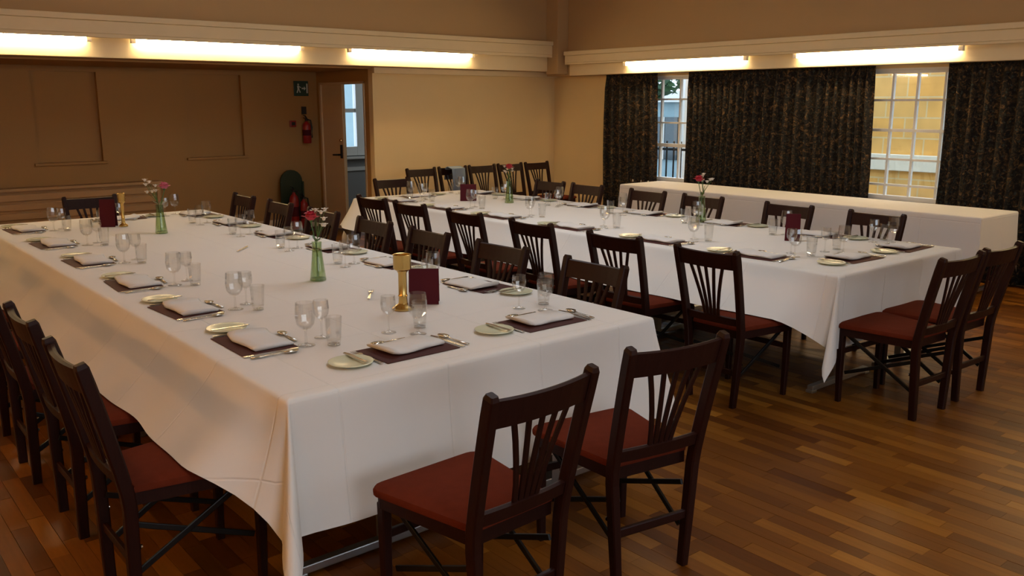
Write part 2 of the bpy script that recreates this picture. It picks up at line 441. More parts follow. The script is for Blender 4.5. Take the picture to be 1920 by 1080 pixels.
# right wall with the two windows
WIN = [(6.95, 8.15), (3.92, 5.12)]
WZ0, WZ1 = 0.70, 2.06
mb = MB(); ys = RY0
for a, b in sorted(WIN):
    mb.box(RX1, RX1 + 0.2, ys, a, 0, 2.3); mb.box(RX1, RX1 + 0.2, a, b, 0, WZ0); mb.box(RX1, RX1 + 0.2, a, b, WZ1, 2.3); ys = b
mb.box(RX1, RX1 + 0.2, ys, 9.95, 0, 2.3)
struct('wall_right', mb, WALL)
def sash_window(name, y0, y1, ybars, zbars):
    w = thing(name); w['kind'] = 'structure'
    X0, X1 = RX1 + 0.05, RX1 + 0.12
    f = 0.05
    MB().box(X0, X1, y0, y0 + f, WZ0, WZ1).box(X0, X1, y1 - f, y1, WZ0, WZ1).box(X0, X1, y0, y1, WZ0, WZ0 + f).box(X0, X1, y0, y1, WZ1 - f, WZ1).build('window_frame', WHITE, w, bevel=0.004)
    MB().box(RX1 - 0.09, X1, y0 - 0.03, y1 + 0.03, WZ0 - 0.03, WZ0).build('window_sill', WHITE, w, bevel=0.004)
    MB().box(RX1, X0, y0, y0 + 0.02, WZ0, WZ1).box(RX1, X0, y1 - 0.02, y1, WZ0, WZ1).box(RX1, X0, y0, y1, WZ1 - 0.02, WZ1).build('window_reveal', WHITE, w)
    for yb in ybars: MB().box(X0 + 0.015, X1 - 0.015, yb - 0.011, yb + 0.011, WZ0 + f, WZ1 - f).build('glazing_bar', WHITE, w)
    for zb, th in zbars: MB().box(X0 + 0.012, X1 - 0.012, y0 + f, y1 - f, zb - th / 2, zb + th / 2).build('glazing_bar', WHITE, w)
    Y = [y0 + f] + list(ybars) + [y1 - f]; Z = [WZ0 + f] + [z for z, t in zbars] + [WZ1 - f]
    for i in range(len(Y) - 1):
        for j in range(len(Z) - 1):
            MB().box(X0 + 0.03, X0 + 0.036, Y[i] + 0.008, Y[i + 1] - 0.008, Z[j] + 0.008, Z[j + 1] - 0.008).build('pane', PANE, w)
sash_window('window_1', *WIN[0], (7.25, 7.53, 7.84), ((1.76, 0.022), (1.46, 0.022), (1.17, 0.045)))
sash_window('window_2', *WIN[1], (4.16, 4.44, 4.70, 4.94), ((1.74, 0.022), (1.43, 0.03), (1.13, 0.022), (0.86, 0.022)))
for k, (a, b) in enumerate(FW):  # made-up window frames around the rear fill lamps
    w = thing('window_%d' % (k + 4)); w['kind'] = 'structure'
    mb = MB().box(a, a + 0.06, RY0 - 0.1, RY0 - 0.05, 0.9, 2.6).box(b - 0.06, b, RY0 - 0.1, RY0 - 0.05, 0.9, 2.6).box(a, b, RY0 - 0.1, RY0 - 0.05, 0.9, 0.96).box(a, b, RY0 - 0.1, RY0 - 0.05, 2.54, 2.6)
    mb.build('window_frame', WHITE, w)
    MB().box((a + b) / 2 - 0.015, (a + b) / 2 + 0.015, RY0 - 0.09, RY0 - 0.06, 0.96, 2.54).build('glazing_bar', WHITE, w)
# skirting
struct('baseboard_right', MB().box(RX1 - 0.018, RX1, RY0, 9.85, 0, 0.14), FASCIA)
struct('baseboard_back', MB().box(DX, RX1 - 0.018, 9.832, 9.85, 0, 0.14), FASCIA)
struct('baseboard_alcove', MB().box(RX0, DX, ALC - 0.018, ALC, 0, 0.14), FASCIA)

# lobby beyond the door
mb = MB().box(DX + 0.1, 6.62, 12.5, 12.6, 0, 2.4).box(7.52, 9.2, 12.5, 12.6, 0, 2.4).box(6.62, 7.52, 12.5, 12.6, 0, 0.90).box(6.62, 7.52, 12.5, 12.6, 2.12, 2.4)
struct('wall_lobby', mb, DADO)
struct('wall_lobby_right', MB().box(9.0, 9.2, 9.95, 12.6, 0, 2.4), DADO)
struct('wall_lobby_left', MB().box(DX, DX + 0.1, ALC + 0.1, 12.6, 0, 2.4), DADO)
struct('ceiling_lobby', MB().box(DX, 9.2, 9.95, 12.6, 2.4, 2.5), CEIL)
w = thing('window_3'); w['kind'] = 'structure'
MB().box(6.62, 6.70, 12.44, 12.54, 0.90, 2.12).box(7.14, 7.52, 12.44, 12.54, 0.90, 2.12).box(6.70, 7.14, 12.44, 12.54, 2.05, 2.12).box(6.70, 7.14, 12.44, 12.54, 0.90, 1.04).build('window_frame', WHITE, w, bevel=0.004)
MB().box(6.70, 7.14, 12.46, 12.53, 1.57, 1.63).build('glazing_bar', WHITE, w)
for a, b in ((1.04, 1.57), (1.63, 2.05)): MB().box(6.70, 7.14, 12.50, 12.505, a, b).build('pane', PANE, w)
MB().box(6.55, 7.6, 12.34, 12.5, 0.85, 0.885).build('window_sill', WHITE, w, bevel=0.004)
struct('trim_9', MB().box(6.0, 8.9, 12.46, 12.5, 0.66, 0.72), WHITE)
ld = bpy.data.lights.new('lobby_daylight', 'AREA'); ld.shape = 'RECTANGLE'; ld.size = 0.9; ld.size_y = 1.2; ld.energy = 16; ld.color = (0.80, 0.92, 1.0)  # added fill lamp for daylight from an unseen side window
lo = bpy.data.objects.new('lobby_daylight', ld); COL.objects.link(lo); lo.location = (8.9, 11.2, 1.6); lo.rotation_euler = Vector((-1, 0.55, -0.1)).to_track_quat('-Z', 'Y').to_euler()
b = thing('brick_outbuilding', (6.0, 17.0, 0)); MB().box(0, 6, 0, 3, -0.3, 3.4).build('wall', TEAL, b); MB().box(-0.2, 6.2, -0.2, 3.2, 3.4, 3.6).build('roof_edge', WHITE, b)
tag(b, 'grey outbuilding glimpsed through the lobby window beyond the door', 'building')

# door leaf standing in the return wall
door = thing('door_1'); door['kind'] = 'structure'
DL = 10.66
MB().box(DX - 0.012, DX + 0.112, DO1 - 0.05, DO1, 0, DOZ).box(DX - 0.012, DX + 0.112, DO0, DO0 + 0.03, 0, DOZ).box(DX - 0.012, DX + 0.112, DO0, DO1, DOZ - 0.03, DOZ).build('door_frame', DOORM, door, bevel=0.004)
MB().box(DX + 0.01, DX + 0.055, DL, DO1 - 0.05, 0.01, DOZ - 0.03).build('door_leaf', DOORM, door, bevel=0.003)
h = MB().box(DX - 0.005, DX + 0.012, DL + 0.03, DL + 0.075, 0.98, 1.16).build('lock_plate', BLACKM, door, bevel=0.003)
MB().tube([(DX - 0.004, DL + 0.05, 1.03), (DX - 0.055, DL + 0.05, 1.03), (DX - 0.06, DL + 0.17, 1.025)], 0.012, 8).build('lever_handle', BLACKM, h)
MB().lathe([(0.001, 0), (0.022, 0), (0.018, 0.012), (0.001, 0.014)], 10).build('lock_knob', BRASS, h).matrix_local = Matrix.Translation((DX - 0.002, DL + 0.05, 1.22)) @ Matrix.Rotation(-PI / 2, 4, 'Y')

# ------------------------------------------------------------------ tube lights in the coves
def tube_light(p0, p1, off, label, lamp=None):
    t = thing('tube_light', p0)
    d = Vector(p1) - Vector(p0); e = d.normalized(); o = Vector(off)
    MB().tube([o + e * 0.03, o + d - e * 0.03], 0.022, 10).build('tube', lamp or TUBEM, t, smooth=True)
    if abs(e.x) > 0.5: b = MB().box(0, d.x, -0.028, -0.005, -0.030, -0.004)
    else: b = MB().box(-0.028, -0.005, 0, d.y, -0.030, -0.004)
    b.build('batten', WHITE, t)
    for q in (Vector((0, 0, 0)), d):
        c = q + o
        MB().box(c.x - 0.022, c.x + 0.022, c.y - 0.022, c.y + 0.022, c.z - 0.022, c.z + 0.028).build('lamp_holder', WHITE, t)
    tag(t, label, 'light', 'fluorescent tubes in the pelmet coves')
for k, (a, b) in enumerate(((0.65, 2.52), (2.94, 4.79), (5.41, 7.24))):
    tube_light((a, 9.575, 2.377), (b, 9.575, 2.377), (0, -0.045, -0.055), 'glowing strip light under the left pelmet, ' + ('at the left edge of the photo', 'middle one of its three', 'nearest the corner post')[k])
for k, (a, b) in enumerate(((6.31, 8.19), (3.89, 5.66), (1.25, 3.08))):
    tube_light((8.775, a, 2.262), (8.775, b, 2.262), (-0.045, 0, -0.050), 'glowing strip light under the window pelmet, ' + ('nearest the corner post', 'above the right-hand window', 'at the right edge of the photo')[k])
for (a, b) in ((-1.2, 0.6),):
    tube_light((8.775, a, 2.262), (8.775, b, 2.262), (-0.045, 0, -0.050), 'glowing strip light under the window pelmet, out to the right')
tube_light((-1.7, 9.575, 2.377), (0.2, 9.575, 2.377), (0, -0.045, -0.055), 'glowing strip light under the left pelmet, out to the left')

struct('trim_8', MB().box(RX0, RX0 + 0.12, RY0, 9.45, 2.377, 2.557), FASCIA, bevel=0.006)
for k, (a, b) in enumerate(((0.4, 2.3), (2.7, 4.6), (5.0, 6.9))):  # added amber tubes, out of view, to warm the cloth's left side
    tube_light((RX0 + 0.01, a, 2.377), (RX0 + 0.01, b, 2.377), (0.06, 0, -0.036), 'glowing strip light on the opposite wall outside the photo, ' + ('front', 'middle', 'rear')[k] + ' one', AMBERM)

# ================================================================== CURTAINS
def curtain(y0, y1, label, seed, x=8.90):
    r = random.Random(seed); n = int((y1 - y0) / 0.012); ph = r.uniform(0, 6)
    zs = [0.02, 0.5, 1.0, 1.5, 1.9, 2.05, 2.088]
    vs = []; uv = []; u = 0; prev = None
    for i in range(n + 1):
        y = y0 + (y1 - y0) * i / n
        ph += 0.012 * 2 * PI / (0.115 + 0.03 * math.sin(y * 3.1 + seed))
        for z in zs:
            k = 1.0 if z < 1.95 else 0.6
            dx = k * (0.035 * math.sin(ph) + 0.012 * math.sin(2 * ph + 1)) + 0.008 * math.sin(y * 9 + z * 2)
            vs.append((x + dx, y + 0.012 * math.sin(z * 2.2 + y * 2), z))
        q = vs[-len(zs)]
        if prev: u += math.hypot(q[0] - prev[0], q[1] - prev[1])
        prev = q
        uv += [(u, z) for z in zs]
    m = len(zs)
    fs = [(i * m + j, (i + 1) * m + j, (i + 1) * m + j + 1, i * m + j + 1) for i in range(n) for j in range(m - 1)]
    me = bpy.data.meshes.new('curtain'); me.from_pydata(vs, [], fs); me.materials.append(CURT)
    l = me.uv_layers.new(name='uv')
    for p in me.polygons:
        for li, vi in zip(p.loop_indices, p.vertices): l.data[li].uv = uv[vi]
    me.shade_smooth()
    o = bpy.data.objects.new('curtain', me); COL.objects.link(o)
    s = o.modifiers.new('solid', 'SOLIDIFY'); s.thickness = 0.004
    tag(o, label, 'curtain', 'patterned dark curtains at the windows')
curtain(7.77, 8.68, 'narrow dark patterned curtain between the yellow wall and left window', 1)
curtain(4.81, 7.28, 'wide dark patterned curtain hanging between the two windows', 2)
curtain(1.2, 4.06, 'dark patterned floor-length curtain to the right of the right-hand window', 3)

# ================================================================== TABLES AND CLOTHS
TZ = 0.742
def folding_table(x0, x1, y0, y1, label, group):
    t = thing('folding_table', ((x0 + x1) / 2, (y0 + y1) / 2, 0))
    hx, hy = (x1 - x0) / 2 - 0.004, (y1 - y0) / 2 - 0.004
    MB().box(-hx, hx, -hy, hy, TZ - 0.03, TZ).build('tabletop', TABLEM, t, bevel=0.004)
    for s in (-1, 1):
        y = s * (hy - 0.16)
        l = MB().box(-0.022, 0.022, y - 0.022, y + 0.022, 0.03, TZ - 0.03).build('leg', GREYM, t)
        MB().box(-hx * 0.86, hx * 0.86, y - 0.02, y + 0.02, 0.012, 0.045).box(-hx * 0.86 - 0.01, -hx * 0.86 + 0.04, y - 0.024, y + 0.024, 0, 0.018).box(hx * 0.86 - 0.04, hx * 0.86 + 0.01, y - 0.024, y + 0.024, 0, 0.018).build('foot_bar', GREYM, l, bevel=0.004)
        MB().tube([(0, y, 0.35), (0, y - s * 0.4, TZ - 0.04)], 0.011, 6).build('brace', GREYM, t)
    tag(t, label, 'table', group)
AX0, AX1, AY0, AY1 = 1.2, 2.98, 2.6, 8.06
BX0, BX1, BY0, BY1 = 4.55, 6.06, 2.58, 8.02
SX0, SX1, SY0, SY1 = 7.87, 8.62, 3.2, 7.4
def table_block(x0, x1, y0, y1, nx, ny, nm):
    for i in range(nx):
        for j in range(ny):
            side = '' if nx == 1 else (('left' if i == 0 else 'right') + ' row, ')
            pos = ('front', 'middle', 'rear')[j] if ny == 3 else ('front', 'rear')[j]
            folding_table(x0 + (x1 - x0) * i / nx, x0 + (x1 - x0) * (i + 1) / nx, y0 + (y1 - y0) * j / ny, y0 + (y1 - y0) * (j + 1) / ny,
                          'metal-footed folding table under the %s cloth, %s%s end' % (nm, side, pos) if pos != 'middle' else 'metal-footed folding table under the %s cloth, %smiddle one' % (nm, side), 'folding tables under the cloths')
table_block(AX0, AX1, AY0, AY1, 2, 3, 'near table')
table_block(BX0, BX1, BY0, BY1, 2, 3, 'far table')
table_block(SX0, SX1, SY0, SY1, 1, 2, 'side table')

def tablecloth(x0, x1, y0, y1, D, flare, label, seed, cf=0.30, seats=None, skew=1.0):
    """D, flare: dicts L,F,R,B. One sheet: flat top, rounded edge, hanging skirt, fanned corners."""
    r = random.Random(seed); ztop = TZ + 0.006; g = 0.014
    cols = []   # (edge point, normal, length, out, s, uv dir)
    sides = [('F', (x0, y0), (x1, y0), (0, -1)), ('R', (x1, y0), (x1, y1), (1, 0)), ('B', (x1, y1), (x0, y1), (0, 1)), ('L', (x0, y1), (x0, y0), (-1, 0))]
    wv = [(r.uniform(5, 9), r.uniform(0, 6), 0.55), (r.uniform(11, 17), r.uniform(0, 6), 0.3), (r.uniform(2, 3), r.uniform(0, 6), 0.7)]
    for k, (nm, p, q, n) in enumerate(sides):
        L = math.hypot(q[0] - p[0], q[1] - p[1]); m = int(L / 0.05)
        for i in range(m + 1):
            t = i / m; d = min(t, 1 - t) * L
            pull = math.exp(-(d / 0.16) ** 2)
            s = t * L + k * 10
            w = sum(a * math.sin(f * s + ph) for f, ph, a in wv)
            ey = p[1] + (q[1] - p[1]) * t
            dd, ff = D[nm], flare[nm]
            if nm == 'L' and seats:      # the skirt is pushed out and lies on the seats of the tucked-in chairs
                ka = min(1, max(0, (ey - seats[0]) / seats[1])); ka = ka * ka * (3 - 2 * ka)
                dd = dd * (1 - ka) + seats[2] * ka; ff = ff * (1 - ka) + seats[3] * ka
            cols.append(((p[0] + (q[0] - p[0]) * t, ey), n, dd, ff * (1 - 0.35 * pull), w * (0.017 if nm == 'L' else 0.012) * (1 - pull), n))
        nm2, n2 = sides[(k + 1) % 4][0], sides[(k + 1) % 4][3]
        for i in range(1, 16):
            a = i / 16 * PI / 2
            ca, sa = math.cos(a), math.sin(a)
            ln = min(D[nm] / max(ca, 1e-3), D[nm2] / max(sa, 1e-3))
            ad = PI / 2 * (i / 16) ** (skew if nm == 'L' else 1.0)
            ca2, sa2 = math.cos(ad), math.sin(ad)
            nn = Vector((n[0] * ca2 + n2[0] * sa2, n[1] * ca2 + n2[1] * sa2))
            b = math.sin(2 * a)
            fl = (flare[nm] * ca * ca + flare[nm2] * sa * sa) * (1 - 0.35 * (1 - b)) + cf * (b ** 3) * ln - 0.028 * math.sin(4 * a) ** 2
            # a second small pleat on the far side of the main fold
            fl += 0.035 * math.sin(6 * a) * b
            cols.append((q, (nn.x, nn.y), ln * (1 - 0.5 * (fl / max(ln, .01)) ** 2), fl, 0, (n[0] * ca + n2[0] * sa, n[1] * ca + n2[1] * sa)))
    V = []; U = []; rings = []
    vv = [0.0, 0.012, 0.035, 0.08, 0.15, 0.25, 0.36, 0.48, 0.6, 0.72, 0.84, 0.93, 1.0]
    rad = 0.014
    N = len(cols)
    for ri, v in enumerate(vv):
        for (e, n, ln, fl, w, un) in cols:
            h = v * ln
            if h < rad:
                a = math.acos(max(-1, min(1, 1 - h / rad))) if h > 0 else 0.0
                out = g - rad + rad * math.sin(a); z = ztop - h
            else:
                out = g; z = ztop - h
            k = v ** 1.25
            out += fl * k + w * (v ** 0.8)
            V.append((e[0] + n[0] * out, e[1] + n[1] * out, z)); U.append((e[0] + un[0] * h * 1.0, e[1] + un[1] * h * 1.0))
    F = []
    for i in range(len(vv) - 1):
        for j in range(N):
            a = i * N + j; b = i * N + (j + 1) % N
            F.append((a, a + N, b + N, b))
    # inner ring keeps the top's shading flat
    o = len(V); inner = []
    for (e, n, ln, fl, w, un) in cols:
        q = (min(max(e[0], x0 + 0.03), x1 - 0.03), min(max(e[1], y0 + 0.03), y1 - 0.03))
        if not inner or q != inner[-1][0]: inner.append((q, len(V))); V.append((q[0], q[1], ztop)); U.append(q)
        else: pass
        cols[cols.index((e, n, ln, fl, w, un))] = (e, n, ln, fl, w, un)
    idx = []; k = -1; last = None
    for (e, n, ln, fl, w, un) in cols:
        q = (min(max(e[0], x0 + 0.03), x1 - 0.03), min(max(e[1], y0 + 0.03), y1 - 0.03))
        if q != last: k += 1; last = q
        idx.append(inner[k][1])
    if inner[-1][0] == inner[0][0]: pass
    for j in range(N):
        a, b = idx[j], idx[(j + 1) % N]
        F.append((j, (j + 1) % N, b, a) if a != b else (j, (j + 1) % N, a))
    b4 = [(x0 + 0.03, y0 + 0.03), (x1 - 0.03, y0 + 0.03), (x1 - 0.03, y1 - 0.03), (x0 + 0.03, y1 - 0.03)]
    F.append(tuple(v for q, v in inner))
    me = bpy.data.meshes.new('tablecloth'); me.from_pydata(V, [], F); me.materials.append(CLOTH)
    l = me.uv_layers.new(name='uv')
    for p in me.polygons:
        for li, vi in zip(p.loop_indices, p.vertices): l.data[li].uv = U[vi]
    me.shade_smooth()
    ob = bpy.data.objects.new('tablecloth', me); COL.objects.link(ob)
    tag(ob, label, 'tablecloth', 'white tablecloths')
tablecloth(AX0, AX1, AY0, AY1, dict(L=0.48, F=0.475, R=0.25, B=0.26), dict(L=0.07, F=0.05, R=0.0, B=0.01), 'big white tablecloth hanging over the near banquet table', 4, cf=0.30, seats=(2.46, 0.38, 0.262, 0.25), skew=0.55)
tablecloth(BX0, BX1, BY0, BY1, dict(L=0.44, F=0.43, R=0.25, B=0.26), dict(L=0.06, F=0.0, R=0.0, B=0.01), 'long white tablecloth over the far banquet table', 9, cf=0.32, seats=(2.50, 0.34, 0.262, 0.26), skew=2.2)
tablecloth(SX0, SX1, SY0, SY1, dict(L=0.56, F=0.40, R=0.40, B=0.40), dict(L=0.03, F=0.02, R=0.02, B=0.02), 'white tablecloth on the empty side table by the curtains', 14, cf=0.10)
CT = TZ + 0.0075     # top of the cloth

# ================================================================== CHAIRS
def chair_proto():
    t = thing('dining_chair')
    def post_x(z): return 0.155 + 0.033 * min(z, 0.45) / 0.45 + 0.036 * max(0, z - 0.45)
    def post_y(z): return 0.0 if z < 0.42 else -0.105 * ((z - 0.42) / 0.48) ** 1.15
    zs = [0, 0.2, 0.40, 0.46, 0.55, 0.65, 0.75, 0.85, 0.907, 0.921]
    for s in (-1, 1):
        MB().sweep([(s * post_x(z), post_y(z), z) for z in zs], 0.036, 0.044, scales=[0.85, 0.95, 1, 1, 1, 1, 1, 1, 0.95, 0.7]).build('back_post', WOOD, t)
        MB().sweep([(s * 0.200, 0.430, 0), (s * 0.202, 0.434, 0.2), (s * 0.202, 0.434, 0.415)], 0.036, 0.036, scales=[0.78, 0.92, 1.05]).build('leg', WOOD, t)
        # folding struts of black metal on each side
        MB().sweep([(s * 0.172, 0.42, 0.40), (s * 0.150, 0.02, 0.155)], 0.010, 0.022).build('side_strut', BLACKM, t)
        MB().sweep([(s * 0.168, 0.42, 0.17), (s * 0.146, 0.01, 0.33)], 0.010, 0.020).build('side_strut', BLACKM, t)
        MB().lathe([(0.001, 0), (0.009, 0), (0.007, 0.006), (0.001, 0.007)], 8).build('bolt', STEEL, t).matrix_local = Matrix.Translation((s * 0.185, 0.022, 0.26)) @ Matrix.Rotation(-PI / 2, 4, 'X')
    # top rail, slightly curved and higher in depth
    def rail(z0, z1, th, bow, dip=0.0, n=8):
        rg = []
        for i in range(n + 1):
            u = -1 + 2 * i / n
            xx = u * (post_x(z0) - 0.008)
            b = bow * (1 - u * u)
            zt = z1 - dip * (1 - u * u)
            rg.append([(xx, post_y(z0) - b - th / 2, z0), (xx, post_y(zt) - b - th / 2, zt), (xx, post_y(zt) - b, zt + 0.004), (xx, post_y(zt) - b + th / 2, zt), (xx, post_y(z0) - b + th / 2, z0)])
        return MB().rings(rg)
    rail(0.812, 0.900, 0.024, 0.020, 0.004).build('top_rail', WOOD, t)
    rail(0.484, 0.526, 0.024, 0.010).build('lower_rail', WOOD, t)
    for k in range(5):
        u = (k - 2) / 2
        z0, z1 = 0.516, 0.824
        pts = []
        for i in range(5):
            q = i / 4; z = z0 + (z1 - z0) * q
            xx = u * (0.044 + 0.068 * q ** 1.4)
            b = 0.010 + 0.010 * q
            pts.append((xx, post_y(z) - b * (1 - (xx / 0.18) ** 2), z))
        MB().sweep(pts, 0.018, 0.010).build('slat', WOOD, t)
    # seat
    def outline(fw, rw, y0, y1, rad):
        p = [(-rw, y0), (rw, y0)]
        for i in range(5):
            a = i / 4 * PI / 2; p.append((fw - rad + rad * math.cos(a), y1 - rad + rad * math.sin(a)))
        for i in range(5):
            a = PI / 2 + i / 4 * PI / 2; p.append((-fw + rad + rad * math.cos(a), y1 - rad + rad * math.sin(a)))
        return p
    MB().plate(outline(0.222, 0.166, 0.024, 0.462, 0.03), 0.40, 0.445).build('seat_frame', WOOD, t)
    base = outline(0.236, 0.168, 0.022, 0.480, 0.05); mb = MB(); rg = []
    for k, z in ((1.0, 0.4455), (1.005, 0.457), (0.985, 0.468), (0.90, 0.476), (0.6, 0.480)):
        rg.append([(x * k, 0.25 + (y - 0.25) * k, z) for x, y in base])
    mb.rings(rg); mb.build('seat', SEAT, t, smooth=True)
    MB().sweep([(-0.165, 0.0, 0.205), (0.165, 0.0, 0.205)], 0.016, 0.034, side=(0, 1, 0)).build('stretcher', WOOD, t)
    MB().sweep([(-0.2, 0.434, 0.30), (0.2, 0.434, 0.30)], 0.016, 0.030, side=(0, 1, 0)).build('stretcher', WOOD, t)
    return t
CH0 = chair_proto(); remember(CH0); CH_USED = [False]
ORD = ['first', 'second', 'third', 'fourth', 'fifth', 'sixth', 'seventh']
def chair(x, y, rz, label, group):
    o = copy_tree(CH0) if CH_USED[0] else CH0
    CH_USED[0] = True
    o.location = (x, y, 0); o.rotation_euler = (0, 0, math.radians(rz))
    tag(o, label, 'chair', group)
    return o
def nth(i): return ORD[i]
# near table
chair(1.622, 1.92, 3, 'dark wooden chair with red seat, nearest the camera at the near table', 'chairs around the near table')
chair(2.285, 1.955, -9, 'dark wooden chair with red seat, right one at the near table front end', 'chairs around the near table')
for i, y in enumerate((3.04, 3.75, 4.44, 5.2, 5.95, 6.7)):
    chair(0.745 + 0.012 * math.sin(i * 2.1), y, -90 + 2 * math.sin(i * 3), 'dark wooden chair %s from the front along near table left side' % nth(i), 'chairs around the near table')
for i, y in enumerate((3.13, 3.88, 4.62, 5.29, 6.03, 6.78, 7.5)):
    chair(3.045, y, 90 + 2 * math.sin(i * 2), 'dark wooden chair %s from the front along near table right side' % nth(i), 'chairs around the near table')
chair(2.06, 8.12, 180, 'dark wooden chair at the near table rear end by the slatted radiator', 'chairs around the near table')
# far table
for i, y in enumerate((3.03, 3.74, 4.52, 5.28, 6.03, 6.62)):
    chair(4.025, y, -90 + 2 * math.sin(i * 1.7), 'dark wooden chair %s from the front along far table left side' % nth(i), 'chairs around the far table')
for i, y in enumerate((3.26, 4.0, 4.86, 5.5, 6.3, 6.85)):
    chair(6.105, y, 90, 'dark wooden chair %s from the front along far table right side' % nth(i), 'chairs around the far table')
chair(4.775, 2.115, -3, 'dark wooden chair with red seat, left one at the far table front end', 'chairs around the far table')
chair(5.285, 2.115, -2, 'dark wooden chair with red seat, right one at the far table front end', 'chairs around the far table')
chair(5.1, 8.08, 180, 'dark wooden chair at the far table rear end, before the yellow wall', 'chairs around the far table')
for i, x in enumerate((6.19, 6.67, 7.15, 7.63, 8.11)):
    chair(x, 9.13, 180 + 2 * math.sin(i * 5), 'spare dark wooden chair against the yellow wall, %s from the left' % nth(i), 'spare chairs along the yellow wall')
tag(MB().rings([[(6.67 + a, 9.085 + q[0], q[1]) for q in ((0.002, 0.54), (-0.012, 0.80), (0.0, 0.895), (0.10, 0.915), (0.15, 0.895), (0.165, 0.75))] for a in (-0.11, -0.05, 0.02, 0.09)], cap=False, closed=False).build('folded_cloth', BLUEC, smooth=True), 'blue-grey cloth draped over the back of a spare chair by the wall', 'cloth').modifiers.new('solid', 'SOLIDIFY').thickness = 0.008

# ================================================================== PLACE SETTINGS
def P(cx, cy, rz, lx, ly):
    a = math.radians(rz); return cx + lx * math.cos(a) - ly * math.sin(a), cy + lx * math.sin(a) + ly * math.cos(a)
def knife_mesh(L=0.225):
    pts = [(-0.007, 0), (0.007, 0), (0.0065, 0.09), (0.010, 0.10), (0.011, L - 0.03), (0.004, L), (-0.006, L - 0.005), (-0.007, 0.10)]
    return MB().plate(pts, 0.0, 0.004).mesh('knife', STEEL)
def fork_mesh(L=0.2):
    mb = MB().sweep([(0, 0, 0.003), (0, 0.05, 0.004), (0, 0.11, 0.004), (0, L - 0.065, 0.008)], 0.012, 0.004, scales=[1.1, 1.0, 0.6, 0.7])
    mb.plate([(-0.005, L - 0.068), (0.005, L - 0.068), (0.012, L - 0.05), (0.012, L - 0.042), (-0.012, L - 0.042), (-0.012, L - 0.05)], 0.006, 0.009)
    for k in range(4):
        xx = -0.0102 + k * 0.0068
        mb.sweep([(xx, L - 0.043, 0.0075), (xx, L - 0.02, 0.005), (xx, L, 0.008)], 0.0036, 0.0025, scales=[1, 1, 0.5])
    return mb.mesh('fork', STEEL)
def spoon_mesh(L=0.19):
    mb = MB().sweep([(0, 0, 0.003), (0, 0.05, 0.004), (0, 0.11, 0.005), (0, L - 0.055, 0.009)], 0.012, 0.004, scales=[1.1, 1.0, 0.6, 0.6])
    rg = []
    for k, z in ((1.0, 0.010), (0.85, 0.004), (0.5, 0.001)):
        rg.append([(0.020 * k * math.cos(2 * PI * j / 12), L - 0.03 + 0.031 * k * math.sin(2 * PI * j / 12), z) for j in range(12)])
    mb.rings(rg[::-1]); return mb.mesh('spoon', STEEL, smooth=True)
KN, FK, SP = knife_mesh(), fork_mesh(), spoon_mesh()
BK, DS = knife_mesh(0.165), spoon_mesh(0.17)
MATME = MB().plate([(-0.17, -0.115), (0.17, -0.115), (0.17, 0.115), (-0.17, 0.115)], 0, 0.002).mesh('place_mat', MATM)
def napkin_mesh(seed):
    r = random.Random(seed); rg = []; n = 8
    # folded rectangle seen edge-on: three soft layers with a rounded fold at the front
    for i in range(n + 1):
        u = -1 + 2 * i / n; x = 0.128 * u
        wob = 0.003 * math.sin(i * 1.3 + seed)
        lift = 0.010 * (1 if u < -0.7 else 0) * (-u - 0.7) / 0.3
        pr = [(-0.070, 0.002), (-0.078, 0.008 + wob), (-0.074, 0.017 + wob), (-0.04, 0.021 + wob), (0.02, 0.018 + wob), (0.085, 0.013), (0.098, 0.007), (0.090, 0.002)]
        rg.append([(x, y + 0.004 * math.sin(i * 0.9 + seed), z + lift) for y, z in pr])
    return MB().rings(rg).mesh('napkin', NAPK, smooth=True)
NAPS = [napkin_mesh(k) for k in range(4)]
PL = MB().lathe([(0.001, 0.0), (0.05, 0.0), (0.052, 0.003), (0.083, 0.010), (0.085, 0.013), (0.082, 0.0135), (0.052, 0.006), (0.001, 0.005)], 28)
PLME = PL.mesh('side_plate', PLATE, smooth=True)
def glass_meshes(bowl, stem, foot, seg):
    return [MB().lathe(bowl, seg, cap=False).mesh('bowl', GLASS), MB().lathe(stem, 8).mesh('stem', GLASS, smooth=True), MB().lathe(foot, 16).mesh('foot', GLASS, smooth=True)]
GOB = glass_meshes([(0.004, 0.068), (0.022, 0.072), (0.036, 0.090), (0.041, 0.118), (0.039, 0.150), (0.036, 0.178), (0.0345, 0.178), (0.0375, 0.148), (0.039, 0.118), (0.034, 0.092), (0.020, 0.076), (0.004, 0.073)], [(0.006, 0.008), (0.0045, 0.03), (0.0045, 0.055), (0.008, 0.070)], [(0.001, 0), (0.036, 0), (0.036, 0.002), (0.012, 0.006), (0.006, 0.010)], 12)
WIN_G = glass_meshes([(0.004, 0.078), (0.020, 0.084), (0.031, 0.102), (0.034, 0.125), (0.031, 0.160), (0.0295, 0.160), (0.0325, 0.125), (0.0295, 0.104), (0.018, 0.088), (0.004, 0.083)], [(0.005, 0.008), (0.004, 0.03), (0.004, 0.065), (0.007, 0.080)], [(0.001, 0), (0.032, 0), (0.032, 0.002), (0.010, 0.006), (0.005, 0.010)], 12)
TUMB = glass_meshes([(0.001, 0.008), (0.026, 0.008), (0.029, 0.020), (0.033, 0.085), (0.035, 0.118), (0.0335, 0.118), (0.0315, 0.085), (0.027, 0.022), (0.001, 0.016)], [(0.015, 0.004), (0.020, 0.006), (0.020, 0.008), (0.015, 0.009)], [(0.001, 0), (0.026, 0), (0.027, 0.003), (0.024, 0.006), (0.015, 0.007)], 10)
